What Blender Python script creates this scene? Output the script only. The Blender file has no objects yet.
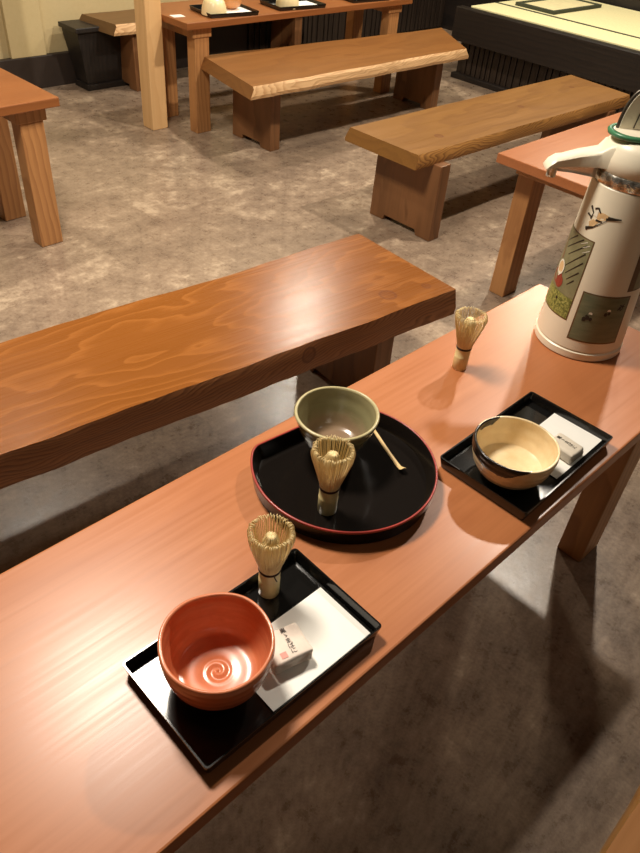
import bpy, bmesh, math, random
from mathutils import Vector, Matrix, noise
random.seed(7)
PI = math.pi
sc = bpy.context.scene
COL = sc.collection

# ------------------------------------------------------------------ helpers
def s2l(c):
    def f(v):
        v /= 255.0
        return v / 12.92 if v <= 0.04045 else ((v + 0.055) / 1.055) ** 2.4
    return (f(c[0]), f(c[1]), f(c[2]), 1.0)

def obj(name, bm, mats, parent=None, smooth=False, loc=None, rotz=0.0, sharp=None):
    me = bpy.data.meshes.new(name)
    bmesh.ops.recalc_face_normals(bm, faces=bm.faces[:])
    if smooth:
        for f in bm.faces: f.smooth = True
        if sharp is not None:
            a = math.radians(sharp)
            for e in bm.edges:
                if len(e.link_faces) == 2 and e.calc_face_angle(0) > a: e.smooth = False
    bm.to_mesh(me); bm.free()
    if not isinstance(mats, (list, tuple)): mats = [mats]
    for m in mats: me.materials.append(m)
    o = bpy.data.objects.new(name, me); COL.objects.link(o)
    if parent: o.parent = parent
    if loc: o.location = loc
    o.rotation_euler = (0, 0, rotz)
    return o

def tag(o, label=None, cat=None, group=None, kind=None):
    if label: o['label'] = label
    if cat: o['category'] = cat
    if group: o['group'] = group
    if kind: o['kind'] = kind
    return o

def thing(name, label, cat, loc=(0, 0, 0), rotz=0.0, group=None):
    o = bpy.data.objects.new(name, None); COL.objects.link(o)
    o.empty_display_size = 0.05
    o.location = loc; o.rotation_euler = (0, 0, rotz)
    return tag(o, label, cat, group)

def copy_tree(o, loc=None, rotz=None, label=None, group=None, scale=None, parent=None):
    c = o.copy(); COL.objects.link(c)
    if parent: c.parent = parent
    if loc: c.location = loc
    if rotz is not None: c.rotation_euler = (0, 0, rotz)
    if scale: c.scale = (scale,) * 3
    if label: c['label'] = label
    if group: c['group'] = group
    for ch in list(o.children): copy_tree(ch, parent=c)
    return c

def box(bm, x0, x1, y0, y1, z0, z1, bev=0.0, seg=2, mat=0):
    t = bmesh.new()
    r = bmesh.ops.create_cube(t, size=1.0)
    for v in r['verts']:
        v.co = Vector(((x0 + x1) / 2 + v.co.x * (x1 - x0), (y0 + y1) / 2 + v.co.y * (y1 - y0), (z0 + z1) / 2 + v.co.z * (z1 - z0)))
    if bev > 0:
        bmesh.ops.bevel(t, geom=t.edges[:], offset=bev, segments=seg, profile=0.5, affect='EDGES')
    for f in t.faces: f.material_index = mat
    join(bm, t)

def join(bm, t):
    me = bpy.data.meshes.new('tmp'); t.to_mesh(me); t.free()
    bm.from_mesh(me); bpy.data.meshes.remove(me)

def prism(bm, pts, axis, a, b, bev=0.0, mat=0):
    """extrude a 2-D polygon along an axis ('x': pts=(y,z), 'y': pts=(x,z), 'z': pts=(x,y))"""
    t = bmesh.new()
    def mk(p, w):
        return Vector((w, p[0], p[1])) if axis == 'x' else Vector((p[0], w, p[1])) if axis == 'y' else Vector((p[0], p[1], w))
    A = [t.verts.new(mk(p, a)) for p in pts]; B = [t.verts.new(mk(p, b)) for p in pts]
    n = len(pts)
    t.faces.new(A); t.faces.new(B[::-1])
    for i in range(n): t.faces.new((A[i], B[i], B[(i + 1) % n], A[(i + 1) % n]))
    bmesh.ops.recalc_face_normals(t, faces=t.faces[:])
    if bev > 0:
        bmesh.ops.bevel(t, geom=[e for e in t.edges if e.calc_face_angle(0) > 0.4], offset=bev, segments=2, profile=0.5, affect='EDGES')
    for f in t.faces: f.material_index = mat
    join(bm, t)

def tube(bm, pts, r, n=6, cap=True, mat=0):
    pts = [Vector(p) for p in pts]
    rs = r if isinstance(r, (list, tuple)) else [r] * len(pts)
    rings = []; prev = None
    for i, p in enumerate(pts):
        d = (pts[min(i + 1, len(pts) - 1)] - pts[max(i - 1, 0)]).normalized()
        if prev is None:
            u = d.orthogonal().normalized()
        else:
            u = prev - d * prev.dot(d); u = u.normalized() if u.length > 1e-6 else d.orthogonal().normalized()
        prev = u; w = d.cross(u)
        rings.append([bm.verts.new(p + (u * math.cos(2 * PI * k / n) + w * math.sin(2 * PI * k / n)) * rs[i]) for k in range(n)])
    for a, b in zip(rings, rings[1:]):
        for k in range(n):
            f = bm.faces.new((a[k], a[(k + 1) % n], b[(k + 1) % n], b[k])); f.material_index = mat
    if cap:
        f = bm.faces.new(rings[0][::-1]); f.material_index = mat
        f = bm.faces.new(rings[-1]); f.material_index = mat

def lathe(bm, prof, n=64, mod=None, mat=0, cx=0.0, cy=0.0, matf=None):
    """prof: list of (r, z); r==0 closes on the axis; mod(theta, i, r, z) -> (r, z)"""
    rings = []
    for i, (r, z) in enumerate(prof):
        if r <= 1e-7:
            rings.append([bm.verts.new((cx, cy, z))])
        else:
            row = []
            for k in range(n):
                th = 2 * PI * k / n
                rr, zz = mod(th, i, r, z) if mod else (r, z)
                row.append(bm.verts.new((cx + rr * math.cos(th), cy + rr * math.sin(th), zz)))
            rings.append(row)
    for i, (a, b) in enumerate(zip(rings, rings[1:])):
        m = matf(i) if matf else mat
        for k in range(n):
            k2 = (k + 1) % n
            if len(a) == 1 and len(b) == 1: continue
            if len(a) == 1: f = bm.faces.new((a[0], b[k], b[k2]))
            elif len(b) == 1: f = bm.faces.new((a[k], a[k2], b[0]))
            else: f = bm.faces.new((a[k], a[k2], b[k2], b[k]))
            f.material_index = m

def smoothcurve(ctrl, per=6):
    """Catmull-Rom through 2-D or 3-D control points"""
    out = []; n = len(ctrl)
    for i in range(n - 1):
        p0 = ctrl[max(i - 1, 0)]; p1 = ctrl[i]; p2 = ctrl[i + 1]; p3 = ctrl[min(i + 2, n - 1)]
        for k in range(per):
            t = k / per
            out.append(tuple(0.5 * ((2 * b) + (-a + c) * t + (2 * a - 5 * b + 4 * c - d) * t * t + (-a + 3 * b - 3 * c + d) * t ** 3)
                             for a, b, c, d in zip(p0, p1, p2, p3)))
    out.append(tuple(ctrl[-1])); return out

# ------------------------------------------------------------------ materials
class NT:
    def __init__(s, name):
        s.m = bpy.data.materials.new(name); s.m.use_nodes = True
        s.t = s.m.node_tree; s.b = s.t.nodes['Principled BSDF']
    def n(s, typ, **kw):
        nd = s.t.nodes.new(typ)
        for k, v in kw.items(): setattr(nd, k, v)
        return nd
    def link(s, a, b): s.t.links.new(a, b)
    def setv(s, sock, v):
        if isinstance(v, bpy.types.NodeSocket): s.link(v, sock)
        else: sock.default_value = v
    def coord(s, scale=(1, 1, 1), rot=(0, 0, 0), loc=(0, 0, 0), kind='Object'):
        tc = s.n('ShaderNodeTexCoord'); mp = s.n('ShaderNodeMapping')
        mp.inputs['Scale'].default_value = scale; mp.inputs['Rotation'].default_value = rot; mp.inputs['Location'].default_value = loc
        s.link(tc.outputs[kind], mp.inputs['Vector']); return mp.outputs[0]
    def noise(s, vec, scale, detail=4, rough=0.55, dist=0.0):
        nd = s.n('ShaderNodeTexNoise'); s.link(vec, nd.inputs['Vector'])
        nd.inputs['Scale'].default_value = scale; nd.inputs['Detail'].default_value = detail
        nd.inputs['Roughness'].default_value = rough; nd.inputs['Distortion'].default_value = dist
        return nd.outputs['Fac']
    def ramp(s, fac, stops, interp='LINEAR'):
        nd = s.n('ShaderNodeValToRGB'); s.setv(nd.inputs[0], fac); cr = nd.color_ramp; cr.interpolation = interp
        while len(cr.elements) < len(stops): cr.elements.new(0.5)
        for e, (p, c) in zip(cr.elements, stops): e.position = p; e.color = c if len(c) == 4 else (*c, 1)
        return nd.outputs[0]
    def mix(s, fac, a, b, mode='MIX'):
        nd = s.n('ShaderNodeMix', data_type='RGBA', blend_type=mode)
        s.setv(nd.inputs[0], fac); s.setv(nd.inputs[6], a); s.setv(nd.inputs[7], b); return nd.outputs[2]
    def math(s, op, a, b=0.0, clamp=False):
        nd = s.n('ShaderNodeMath', operation=op); nd.use_clamp = clamp; s.setv(nd.inputs[0], a); s.setv(nd.inputs[1], b); return nd.outputs[0]
    def bump(s, h, strength, dist=0.002):
        nd = s.n('ShaderNodeBump'); nd.inputs['Strength'].default_value = strength; nd.inputs['Distance'].default_value = dist
        s.link(h, nd.inputs['Height']); s.link(nd.outputs[0], s.b.inputs['Normal'])
    def base(s, c): s.setv(s.b.inputs['Base Color'], c)
    def rough(s, v): s.setv(s.b.inputs['Roughness'], v)
    def set(s, k, v): s.setv(s.b.inputs[k], v)

def G(v): return (v, v, v, 1)

def plain(name, rgb, rough=0.5, metal=0.0, var=0.06, vs=30.0, coat=0.0, bump=0.0, **kw):
    t = NT(name); c = s2l(rgb)
    v = t.coord(); f = t.noise(v, vs, 4)
    t.base(t.ramp(f, [(0.25, tuple(x * (1 - var * 2) for x in c[:3])), (0.75, tuple(min(1, x * (1 + var)) for x in c[:3]))]))
    t.rough(rough); t.set('Metallic', metal)
    if coat: t.set('Coat Weight', coat); t.set('Coat Roughness', 0.08)
    if bump: t.bump(f, bump, 0.001)
    for k, x in kw.items(): t.set(k, x)
    return t.m

def wood(name, light, dark, ring=26.0, tilt=0.05, depth=0.10, dist=1.6, rough=0.4, contrast=(0.35, 0.9), along='x',
         knots=(), fib=0.25, bump=0.12, off=(0, 0, 0), ringmix=1.0, tone=None, spec=0.5):
    """flat sawn board: growth rings about an axis that runs along the board, slightly tilted"""
    t = NT(name)
    rot = (0, tilt, tilt * 0.35) if along == 'x' else (0, PI / 2 + tilt, 0) if along == 'z' else (0, tilt, PI / 2)
    v = t.coord(rot=rot, loc=(off[0], off[1], off[2] + depth))
    # warp
    vw = t.coord(scale=(1.6, 5, 5) if along == 'x' else (5, 5, 1.6) if along == 'z' else (5, 1.6, 5), loc=off)
    n1 = t.n('ShaderNodeTexNoise'); t.link(vw, n1.inputs['Vector']); n1.inputs['Scale'].default_value = 1.3; n1.inputs['Detail'].default_value = 3
    sub = t.n('ShaderNodeVectorMath', operation='SUBTRACT'); t.link(n1.outputs['Color'], sub.inputs[0]); sub.inputs[1].default_value = (0.5, 0.5, 0.5)
    scl = t.n('ShaderNodeVectorMath', operation='SCALE'); t.link(sub.outputs[0], scl.inputs[0]); scl.inputs['Scale'].default_value = 0.05 * dist
    add = t.n('ShaderNodeVectorMath', operation='ADD'); t.link(v, add.inputs[0]); t.link(scl.outputs[0], add.inputs[1])
    w = t.n('ShaderNodeTexWave', wave_type='RINGS', rings_direction='X', wave_profile='SAW')
    t.link(add.outputs[0], w.inputs['Vector']); w.inputs['Scale'].default_value = ring; w.inputs['Distortion'].default_value = 0.6
    w.inputs['Detail'].default_value = 2; w.inputs['Detail Scale'].default_value = 1.5
    rf = t.ramp(w.outputs['Fac'], [(0.0, G(0)), (contrast[0], G(0.15)), (contrast[1], G(1)), (1.0, G(0))])
    rf2 = t.math('MULTIPLY', rf, ringmix)
    sx = (2.5, 120, 120) if along == 'x' else (120, 120, 2.5) if along == 'z' else (120, 2.5, 120)
    fb = t.noise(t.coord(scale=sx), 1.0, 5, 0.6)
    big = t.noise(t.coord(scale=(0.8, 3, 3) if along == 'x' else (3, 3, .8) if along == 'z' else (3, .8, 3), loc=off), 1.5, 2)
    L = s2l(light); D = s2l(dark)
    c = t.mix(rf2, L, D)
    c = t.mix(fib, c, t.ramp(fb, [(0.3, tuple(x * 0.45 for x in D[:3])), (0.7, tuple(min(1, x * 1.15) for x in L[:3]))]), 'MIX')
    T = s2l(tone) if tone else tuple(x * 0.8 for x in L[:3]) + (1,)
    c = t.mix(t.math('MULTIPLY', t.ramp(big, [(0.35, G(0)), (0.7, G(1))]), 0.45), c, T)
    for (kx, ky, kz, kr) in knots:
        tc = t.n('ShaderNodeTexCoord'); vd = t.n('ShaderNodeVectorMath', operation='DISTANCE')
        nn = t.n('ShaderNodeTexNoise'); t.link(tc.outputs['Object'], nn.inputs['Vector']); nn.inputs['Scale'].default_value = 60
        a2 = t.n('ShaderNodeVectorMath', operation='MULTIPLY_ADD'); t.link(nn.outputs['Color'], a2.inputs[0])
        a2.inputs[1].default_value = (0.006, 0.006, 0.006); t.link(tc.outputs['Object'], a2.inputs[2])
        t.link(a2.outputs[0], vd.inputs[0]); vd.inputs[1].default_value = (kx + .003, ky + .003, kz + .003)
        q = t.math('DIVIDE', vd.outputs['Value'], kr)
        ring_ = t.ramp(q, [(0.0, G(0.5)), (0.6, G(0.35)), (0.8, G(0.85)), (0.9, G(0.8)), (1.0, G(0))])
        c = t.mix(ring_, c, s2l((104, 58, 30)))
    t.base(c)
    t.rough(t.ramp(fb, [(0.2, G(rough * 0.85)), (0.8, G(min(1, rough * 1.2)))]))
    t.set('Specular IOR Level', spec)
    t.bump(t.math('ADD', t.math('MULTIPLY', rf, 0.5), fb), bump, 0.0015)
    return t.m

M = {}
M['table'] = wood('tea_table_pine', (181, 115, 72), (156, 92, 53), ring=9, tilt=0.015, depth=0.5, dist=2.2, rough=0.31, spec=0.36, contrast=(0.3, 0.8), fib=0.16, bump=0.03, ringmix=0.45, tone=(172, 104, 64))
M['table_leg'] = wood('tea_table_leg_pine', (190, 136, 84), (156, 104, 60), ring=14, along='z', rough=0.45, fib=0.2)
M['table_b'] = wood('tea_table_brown_pine', (148, 90, 46), (122, 70, 34), ring=9, tilt=0.015, depth=0.5, dist=2.2, rough=0.42, contrast=(0.3, 0.8), fib=0.14, bump=0.05, ringmix=0.5, tone=(142, 84, 42))
M['bench_d'] = wood('bench_cedar_shade_toned', (120, 88, 52), (96, 66, 36), ring=10, tilt=0.04, depth=0.12, dist=2, rough=0.45, fib=0.2, ringmix=0.5)  # darker cedar tone, partly standing in for shade in the back corner
M['bench_a'] = wood('bench_cedar_figured', (122, 70, 22), (162, 102, 48), ring=20, tilt=0.085, depth=0.075, dist=2.2, rough=0.27, spec=0.20, contrast=(0.62, 0.94), bump=0.06, ringmix=0.5,
                    knots=((0.575, -0.115, 0.355, 0.026), (0.697, -0.133, 0.355, 0.014)), fib=0.14, tone=(110, 62, 21))
M['bench_a_edge'] = wood('bench_cedar_live_edge', (176, 118, 72), (110, 66, 36), ring=30, tilt=0.2, depth=0.2, dist=5, rough=0.55, contrast=(0.3, 0.8), bump=0.35,  # edge grain, its tone lightened to stand in for front light
                         knots=((0.263, -0.196, 0.325, 0.024),), fib=0.3)
M['bench_b'] = wood('bench_cedar_smooth', (140, 97, 46), (116, 76, 36), ring=10, tilt=0.05, depth=0.14, dist=2.0, rough=0.4, fib=0.16, ringmix=0.55, bump=0.08,
                    knots=((-0.55, -0.07, 0.355, 0.02), (0.1, -0.02, 0.355, 0.016), (0.62, 0.03, 0.355, 0.014)))
M['bench_b_edge'] = wood('bench_cedar_sawn_edge', (190, 136, 72), (112, 70, 34), ring=26, tilt=0.22, depth=0.2, dist=6, rough=0.5, fib=0.2, contrast=(0.3, 0.8), bump=0.3)
M['bench_c'] = wood('bench_cedar_pale', (142, 94, 48), (116, 72, 36), ring=10, tilt=0.04, depth=0.12, dist=2, rough=0.38, fib=0.16, ringmix=0.5, bump=0.08)
M['bench_c_edge'] = wood('bench_cedar_bark_edge', (222, 180, 130), (180, 132, 84), ring=20, tilt=0.2, depth=0.2, dist=6, rough=0.6, fib=0.2, bump=0.5)
M['bench_leg'] = wood('bench_leg_cedar', (136, 92, 56), (102, 66, 36), ring=9, along='z', depth=0.12, tilt=0.04, dist=2.5, rough=0.48, fib=0.2)
M['post'] = wood('post_hinoki', (232, 188, 132), (212, 162, 104), ring=10, along='z', depth=0.09, tilt=0.01, rough=0.5, fib=0.1, ringmix=0.5, bump=0.05)
M['dark_wood'] = wood('dark_stained_wood', (36, 28, 23), (20, 16, 14), ring=12, along='y', rough=0.45, fib=0.3)
M['dark_slat'] = wood('dark_stained_slats', (48, 37, 29), (22, 17, 14), ring=12, along='z', rough=0.4, fib=0.4)
M['baseboard'] = plain('dark_baseboard_paint', (50, 40, 34), 0.5)
M['bin'] = wood('blackened_wood', (40, 34, 30), (20, 17, 15), ring=14, along='z', rough=0.45, fib=0.4)

t = NT('plaster_beige'); v = t.coord(); f = t.noise(v, 2.0, 3); f2 = t.noise(v, 60, 4)
t.base(t.mix(0.12, t.ramp(f, [(0.3, s2l((190, 170, 124))), (0.7, s2l((202, 182, 138)))]), t.ramp(f2, [(0.3, s2l((178, 156, 112))), (0.7, s2l((206, 188, 146)))])))
t.rough(0.85); t.bump(f2, 0.15, 0.002); M['plaster'] = t.m

# floor : mottled stone-look vinyl tiles
t = NT('stone_vinyl_floor')
v = t.coord(rot=(0, 0, 0.0))
br = t.n('ShaderNodeTexBrick'); t.link(v, br.inputs['Vector']); br.offset = 0.5
br.inputs['Scale'].default_value = 1.0; br.inputs['Brick Width'].default_value = 0.60; br.inputs['Row Height'].default_value = 0.30
br.inputs['Mortar Size'].default_value = 0.0015; br.inputs['Color1'].default_value = G(0.0); br.inputs['Color2'].default_value = G(1.0); br.inputs['Mortar'].default_value = G(0.3)
tilev = br.outputs['Color']
n1 = t.noise(v, 5.0, 8, 0.68); n2 = t.noise(v, 21, 7, 0.72); n3 = t.noise(v, 85, 5, 0.7); n4 = t.noise(v, 1.2, 3)
mx = t.math('ADD', t.math('MULTIPLY', n1, 0.5), t.math('MULTIPLY', n2, 0.5))
mx = t.math('ADD', mx, t.math('MULTIPLY', t.math('SUBTRACT', tilev, 0.5), 0.08))
c = t.ramp(mx, [(0.36, s2l((94, 78, 64))), (0.46, s2l((130, 111, 92))), (0.54, s2l((156, 135, 113))), (0.63, s2l((208, 186, 158)))])
c = t.mix(0.28, c, t.ramp(n3, [(0.35, s2l((88, 74, 64))), (0.65, s2l((178, 160, 142)))]))
c = t.mix(t.math('MULTIPLY', n4, 0.3), c, s2l((148, 118, 98)))
t.base(c); t.rough(t.ramp(n2, [(0.3, G(0.24)), (0.7, G(0.36))])); t.set('Specular IOR Level', 0.45)
t.bump(t.math('ADD', t.math('MULTIPLY', n3, 0.6), t.math('MULTIPLY', n2, 0.5)), 0.25, 0.002); M['floor'] = t.m

# lacquer
t = NT('black_lacquer'); v = t.coord(); f = t.noise(v, 260, 2)
t.base((0.006, 0.0055, 0.005, 1)); t.rough(0.16); t.set('Coat Weight', 0.3); t.set('Coat Roughness', 0.06); t.bump(f, 0.03, 0.0004); M['lacquer'] = t.m
t = NT('black_lacquer_woven'); v = t.coord(scale=(260, 260, 260))
ck = t.n('ShaderNodeTexWave', wave_type='BANDS', bands_direction='X'); t.link(v, ck.inputs['Vector']); ck.inputs['Scale'].default_value = 0.5
ck2 = t.n('ShaderNodeTexWave', wave_type='BANDS', bands_direction='Y'); t.link(v, ck2.inputs['Vector']); ck2.inputs['Scale'].default_value = 0.5
h = t.math('MULTIPLY', ck.outputs['Fac'], ck2.outputs['Fac'])
t.base((0.007, 0.0065, 0.006, 1)); t.rough(0.1); t.set('Specular IOR Level', 0.6); t.bump(h, 0.02, 0.0003); M['lacquer_floor'] = t.m
t = NT('brown_black_lacquer'); f = t.noise(t.coord(), 300, 2); t.base((0.008, 0.006, 0.005, 1)); t.rough(0.16); t.set('Specular IOR Level', 0.25); t.bump(f, 0.02, 0.0004); M['lacquer_round'] = t.m
M['red_lacquer'] = plain('vermilion_lacquer', (158, 54, 46), 0.3)
M['paper'] = plain('white_paper', (246, 243, 236), 0.75, var=0.015)
M['washi'] = plain('washi_wrapper', (238, 222, 208), 0.7, var=0.05, vs=60, bump=0.5)
M['washi_grey'] = plain('washi_wrapper_beige', (226, 214, 196), 0.7, var=0.05, vs=60, bump=0.5)
M['ink'] = plain('black_ink', (34, 28, 26), 0.7)
M['stamp'] = plain('red_stamp_ink', (230, 158, 146), 0.7)
t = NT('bamboo'); v = t.coord(scale=(160, 160, 6)); f = t.noise(v, 1.0, 4)
t.base(t.ramp(f, [(0.3, s2l((222, 194, 136))), (0.7, s2l((244, 224, 172)))])); t.rough(0.4); M['bamboo'] = t.m
t = NT('bamboo_handle'); v = t.coord(scale=(90, 90, 5)); f = t.noise(v, 1.0, 4)
t.base(t.ramp(f, [(0.3, s2l((212, 188, 130))), (0.7, s2l((232, 214, 160)))])); t.rough(0.35); M['bamboo_handle'] = t.m
M['thread'] = plain('dark_thread', (58, 34, 26), 0.8)
M['scoop'] = plain('pale_bamboo_scoop', (226, 192, 136), 0.4, vs=80)

# ceramics
t = NT('terracotta_glaze'); v = t.coord(scale=(1, 1, 6)); f = t.noise(v, 22, 5, 0.6, 0.4); f2 = t.noise(t.coord(), 10, 4)
c = t.ramp(f, [(0.3, s2l((202, 116, 78))), (0.55, s2l((212, 126, 86))), (0.75, s2l((220, 140, 100)))])
c = t.mix(t.ramp(f2, [(0.5, G(0)), (0.75, G(0.5))]), c, s2l((176, 90, 58)))
t.base(c); t.rough(0.26); t.set('Coat Weight', 0.15); t.set('Coat Roughness', 0.08); t.bump(f, 0.08, 0.002); M['terracotta'] = t.m
t = NT('celadon_ash_glaze'); tc = t.n('ShaderNodeTexCoord'); sp = t.n('ShaderNodeSeparateXYZ'); t.link(tc.outputs['Object'], sp.inputs[0])
f = t.noise(t.coord(scale=(1, 1, 3)), 24, 5, 0.6, 0.6)
z = t.math('ADD', t.math('MULTIPLY', sp.outputs['Z'], 11.0), t.math('MULTIPLY', t.math('SUBTRACT', f, 0.5), 0.5))
c = t.ramp(z, [(0.10, s2l((140, 114, 92))), (0.35, s2l((138, 118, 92))), (0.55, s2l((132, 126, 92))), (0.95, s2l((152, 142, 104)))])
c = t.mix(t.ramp(f, [(0.55, G(0)), (0.75, G(0.4))]), c, s2l((104, 84, 60)))
t.base(c); t.rough(0.22); t.set('Coat Weight', 0.3); t.bump(f, 0.08, 0.002); M['celadon'] = t.m
M['celadon_rim'] = plain('celadon_rim_glaze', (184, 172, 128), 0.3)
t = NT('cream_glaze_black_brush'); tc = t.n('ShaderNodeTexCoord'); sp = t.n('ShaderNodeSeparateXYZ'); t.link(tc.outputs['Object'], sp.inputs[0])
f = t.noise(t.coord(), 26, 4, 0.6); f3 = t.noise(t.coord(), 300, 2)
c = t.ramp(f, [(0.3, s2l((228, 200, 152))), (0.6, s2l((242, 220, 178))), (0.8, s2l((246, 230, 196)))])
t.base(c); t.rough(0.25); t.set('Coat Weight', 0.2); M['cream'] = t.m
M['cream_black'] = plain('black_brush_glaze', (30, 24, 20), 0.22)
M['cream_plain'] = plain('cream_glaze', (240, 220, 170), 0.3)
M['ochre'] = plain('ochre_glaze', (206, 140, 84), 0.3)

# thermos
M['th_body'] = plain('cream_enamel', (232, 222, 198), 0.3, var=0.02, vs=6)
M['th_plastic'] = plain('cream_plastic', (238, 228, 204), 0.35, var=0.02, vs=8)
M['th_band'] = None
t = NT('stamped_chrome_band'); f = t.noise(t.coord(), 70, 2, 0.5); t.base(t.ramp(f, [(0.4, s2l((150, 142, 128))), (0.6, s2l((232, 226, 214)))])); t.set('Metallic', 0.9); t.rough(0.25); t.bump(f, 0.6, 0.004); M['th_band'] = t.m
M['th_green'] = plain('green_plastic', (62, 122, 84), 0.35)
M['th_grey'] = plain('dark_grey_metal', (84, 76, 66), 0.35, metal=0.5)
M['th_clear'] = plain('clear_grey_plastic', (214, 206, 192), 0.15, **{'Transmission Weight': 0.6})
t = NT('printed_green_panel'); f = t.noise(t.coord(), 40, 5, 0.6); t.base(t.ramp(f, [(0.3, s2l((114, 112, 82))), (0.7, s2l((140, 134, 100)))])); t.rough(0.4); M['pr_green'] = t.m
t = NT('printed_grass'); f = t.noise(t.coord(), 200, 4, 0.7); t.base(t.ramp(f, [(0.4, s2l((86, 92, 42))), (0.55, s2l((146, 146, 78))), (0.7, s2l((176, 172, 104)))])); t.rough(0.4); M['pr_grass'] = t.m
t = NT('printed_pond'); f = t.noise(t.coord(scale=(1, 1, 5)), 25, 4); t.base(t.ramp(f, [(0.3, s2l((94, 102, 76))), (0.7, s2l((118, 120, 92)))])); t.rough(0.4); M['pr_pond'] = t.m
M['pr_brown'] = plain('printed_brown', (104, 78, 48), 0.4)
M['pr_dark'] = plain('printed_dark', (44, 36, 28), 0.4)
M['pr_white'] = plain('printed_white', (232, 224, 206), 0.4)
M['pr_red'] = plain('printed_red', (140, 58, 44), 0.4)
M['pr_tan'] = plain('printed_tan', (214, 178, 130), 0.4)
# tatami
t = NT('tatami_straw'); v = t.coord(scale=(30, 500, 30)); f = t.noise(v, 1.0, 3); t.base(t.ramp(f, [(0.3, s2l((222, 212, 158))), (0.7, s2l((240, 232, 186)))])); t.rough(0.7); M['tatami'] = t.m
M['heri'] = plain('dark_green_cloth_border', (58, 62, 44), 0.8)
M['matcream'] = plain('cream_board', (238, 226, 178), 0.6)
M['card'] = plain('white_card', (240, 234, 220), 0.7)

# ------------------------------------------------------------------ measures
TZ = 0.515                       # height of the table tops
CAMZ = TZ + 0.78

# ------------------------------------------------------------------ setting
b = bmesh.new(); box(b, -2.2, 6.2, -1.6, 4.25, -0.05, 0.0); tag(obj('floor', b, M['floor']), kind='structure')
b = bmesh.new(); box(b, -2.2, 6.2, 4.17, 4.27, 0.0, 2.6); tag(obj('wall_back', b, M['plaster']), kind='structure')
b = bmesh.new(); box(b, 1.80, 2.0, 4.14, 4.17, 0.165, 2.6, 0.002); tag(obj('trim_1', b, M['plaster']), kind='structure')
b = bmesh.new(); box(b, -2.2, 5.50, 4.135, 4.17, 0.0, 0.165, 0.004); tag(obj('baseboard_back', b, M['baseboard']), kind='structure')
b = bmesh.new(); box(b, 2.52, 3.40, 4.112, 4.135, 0.0, 0.325, 0.004); tag(obj('shade_panel', b, M['baseboard']), kind='structure')  # dark panel added to carry the shade under the back table
b = bmesh.new(); box(b, 3.40, 5.50, 4.118, 4.135, 0.0, 1.05)
xx = 3.41
while xx < 5.44:
    w_ = random.uniform(0.04, 0.07); box(b, xx, xx + w_ - 0.012, 4.100, 4.118, 0.02, 1.0, 0.003); xx += w_
box(b, 3.40, 5.50, 4.095, 4.135, 1.0, 1.05, 0.004)
tag(obj('trim_3', b, M['dark_slat']), kind='structure')
b = bmesh.new(); box(b, 5.50, 5.6, -1.6, 4.17, 0.0, 2.6); tag(obj('wall_right', b, M['dark_wood']), kind='structure')

# wooden post
b = bmesh.new(); box(b, 2.075, 2.165, 3.245, 3.335, 0.0, 2.6, 0.004)
tag(obj('wooden_post', b, M['post']), 'pale square wooden post standing on the floor in front of the far table', 'post')

# ------------------------------------------------------------------ raised tatami platform
PX = 4.30
pl = thing('raised_platform', 'dark wooden raised floor edge with slatted front carrying the tatami mats', 'platform', (PX, 1.2, 0))
b = bmesh.new(); box(b, 0, 0.07, -2.4, 1.93, 0.235, 0.425, 0.005); obj('edge_beam', b, M['dark_wood'], pl)
b = bmesh.new(); box(b, 0.10, 0.13, -2.4, 1.91, 0.03, 0.235)
y = -2.38
while y < 1.86:
    w = random.uniform(0.035, 0.06); box(b, 0.085, 0.10, y, y + w - 0.008, 0.03, 0.235, 0.003); y += w
obj('slat_panel', b, M['dark_slat'], pl)
b = bmesh.new(); box(b, 0.055, 0.10, -2.4, 1.92, 0.0, 0.032, 0.004); obj('base_rail', b, M['dark_wood'], pl)
b = bmesh.new(); box(b, 0.07, 1.18, -2.4, 1.93, 0.36, 0.40); obj('deck', b, M['dark_wood'], pl)
b = bmesh.new(); box(b, 0.13, 1.18, 1.88, 1.93, 0.0, 0.36); obj('end_panel', b, M['dark_wood'], pl)
def tatami(x0, x1, y0, y1, label):
    o = thing('tatami_mat', label, 'tatami', ((x0 + x1) / 2, (y0 + y1) / 2, 0.40), 0, 'tatami mats on the platform')
    w = (x1 - x0) / 2; d = (y1 - y0) / 2
    m = bmesh.new(); box(m, -w + 0.001, w - 0.001, -d, d, 0.0, 0.032, 0.003); obj('straw_surface', m, M['tatami'], o)
    return o, w, d
o, w, d = tatami(PX + 0.075, 4.635, -1.0, 3.07, 'narrow straw tatami strip along the dark front beam')
m = bmesh.new(); box(m, w - 0.001, w + 0.026, -d, d, 0.0, 0.034, 0.002); tag(obj('cloth_border', m, M['heri'], o), 'dark green cloth border')
tatami(4.662, 5.46, -1.0, 3.07, 'wide straw tatami mat at the back of the raised platform')
o = thing('board', 'thin cream board with dark green edges lying on the wide tatami mat', 'board', (4.99, 2.80, 0.433), -0.02)
m = bmesh.new(); box(m, -0.27, 0.27, -0.125, 0.125, 0.0, 0.012); obj('panel', m, M['matcream'], o)
m = bmesh.new()
box(m, -0.295, -0.27, -0.15, 0.15, 0.0, 0.02, 0.003); box(m, -0.27, 0.29, -0.147, -0.125, 0.0, 0.02, 0.003)
box(m, 0.27, 0.29, -0.125, 0.147, 0.0, 0.02, 0.003); box(m, -0.27, 0.27, 0.125, 0.147, 0.0, 0.02, 0.003)
tag(obj('border', m, M['heri'], o), 'dark green raised border')

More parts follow.
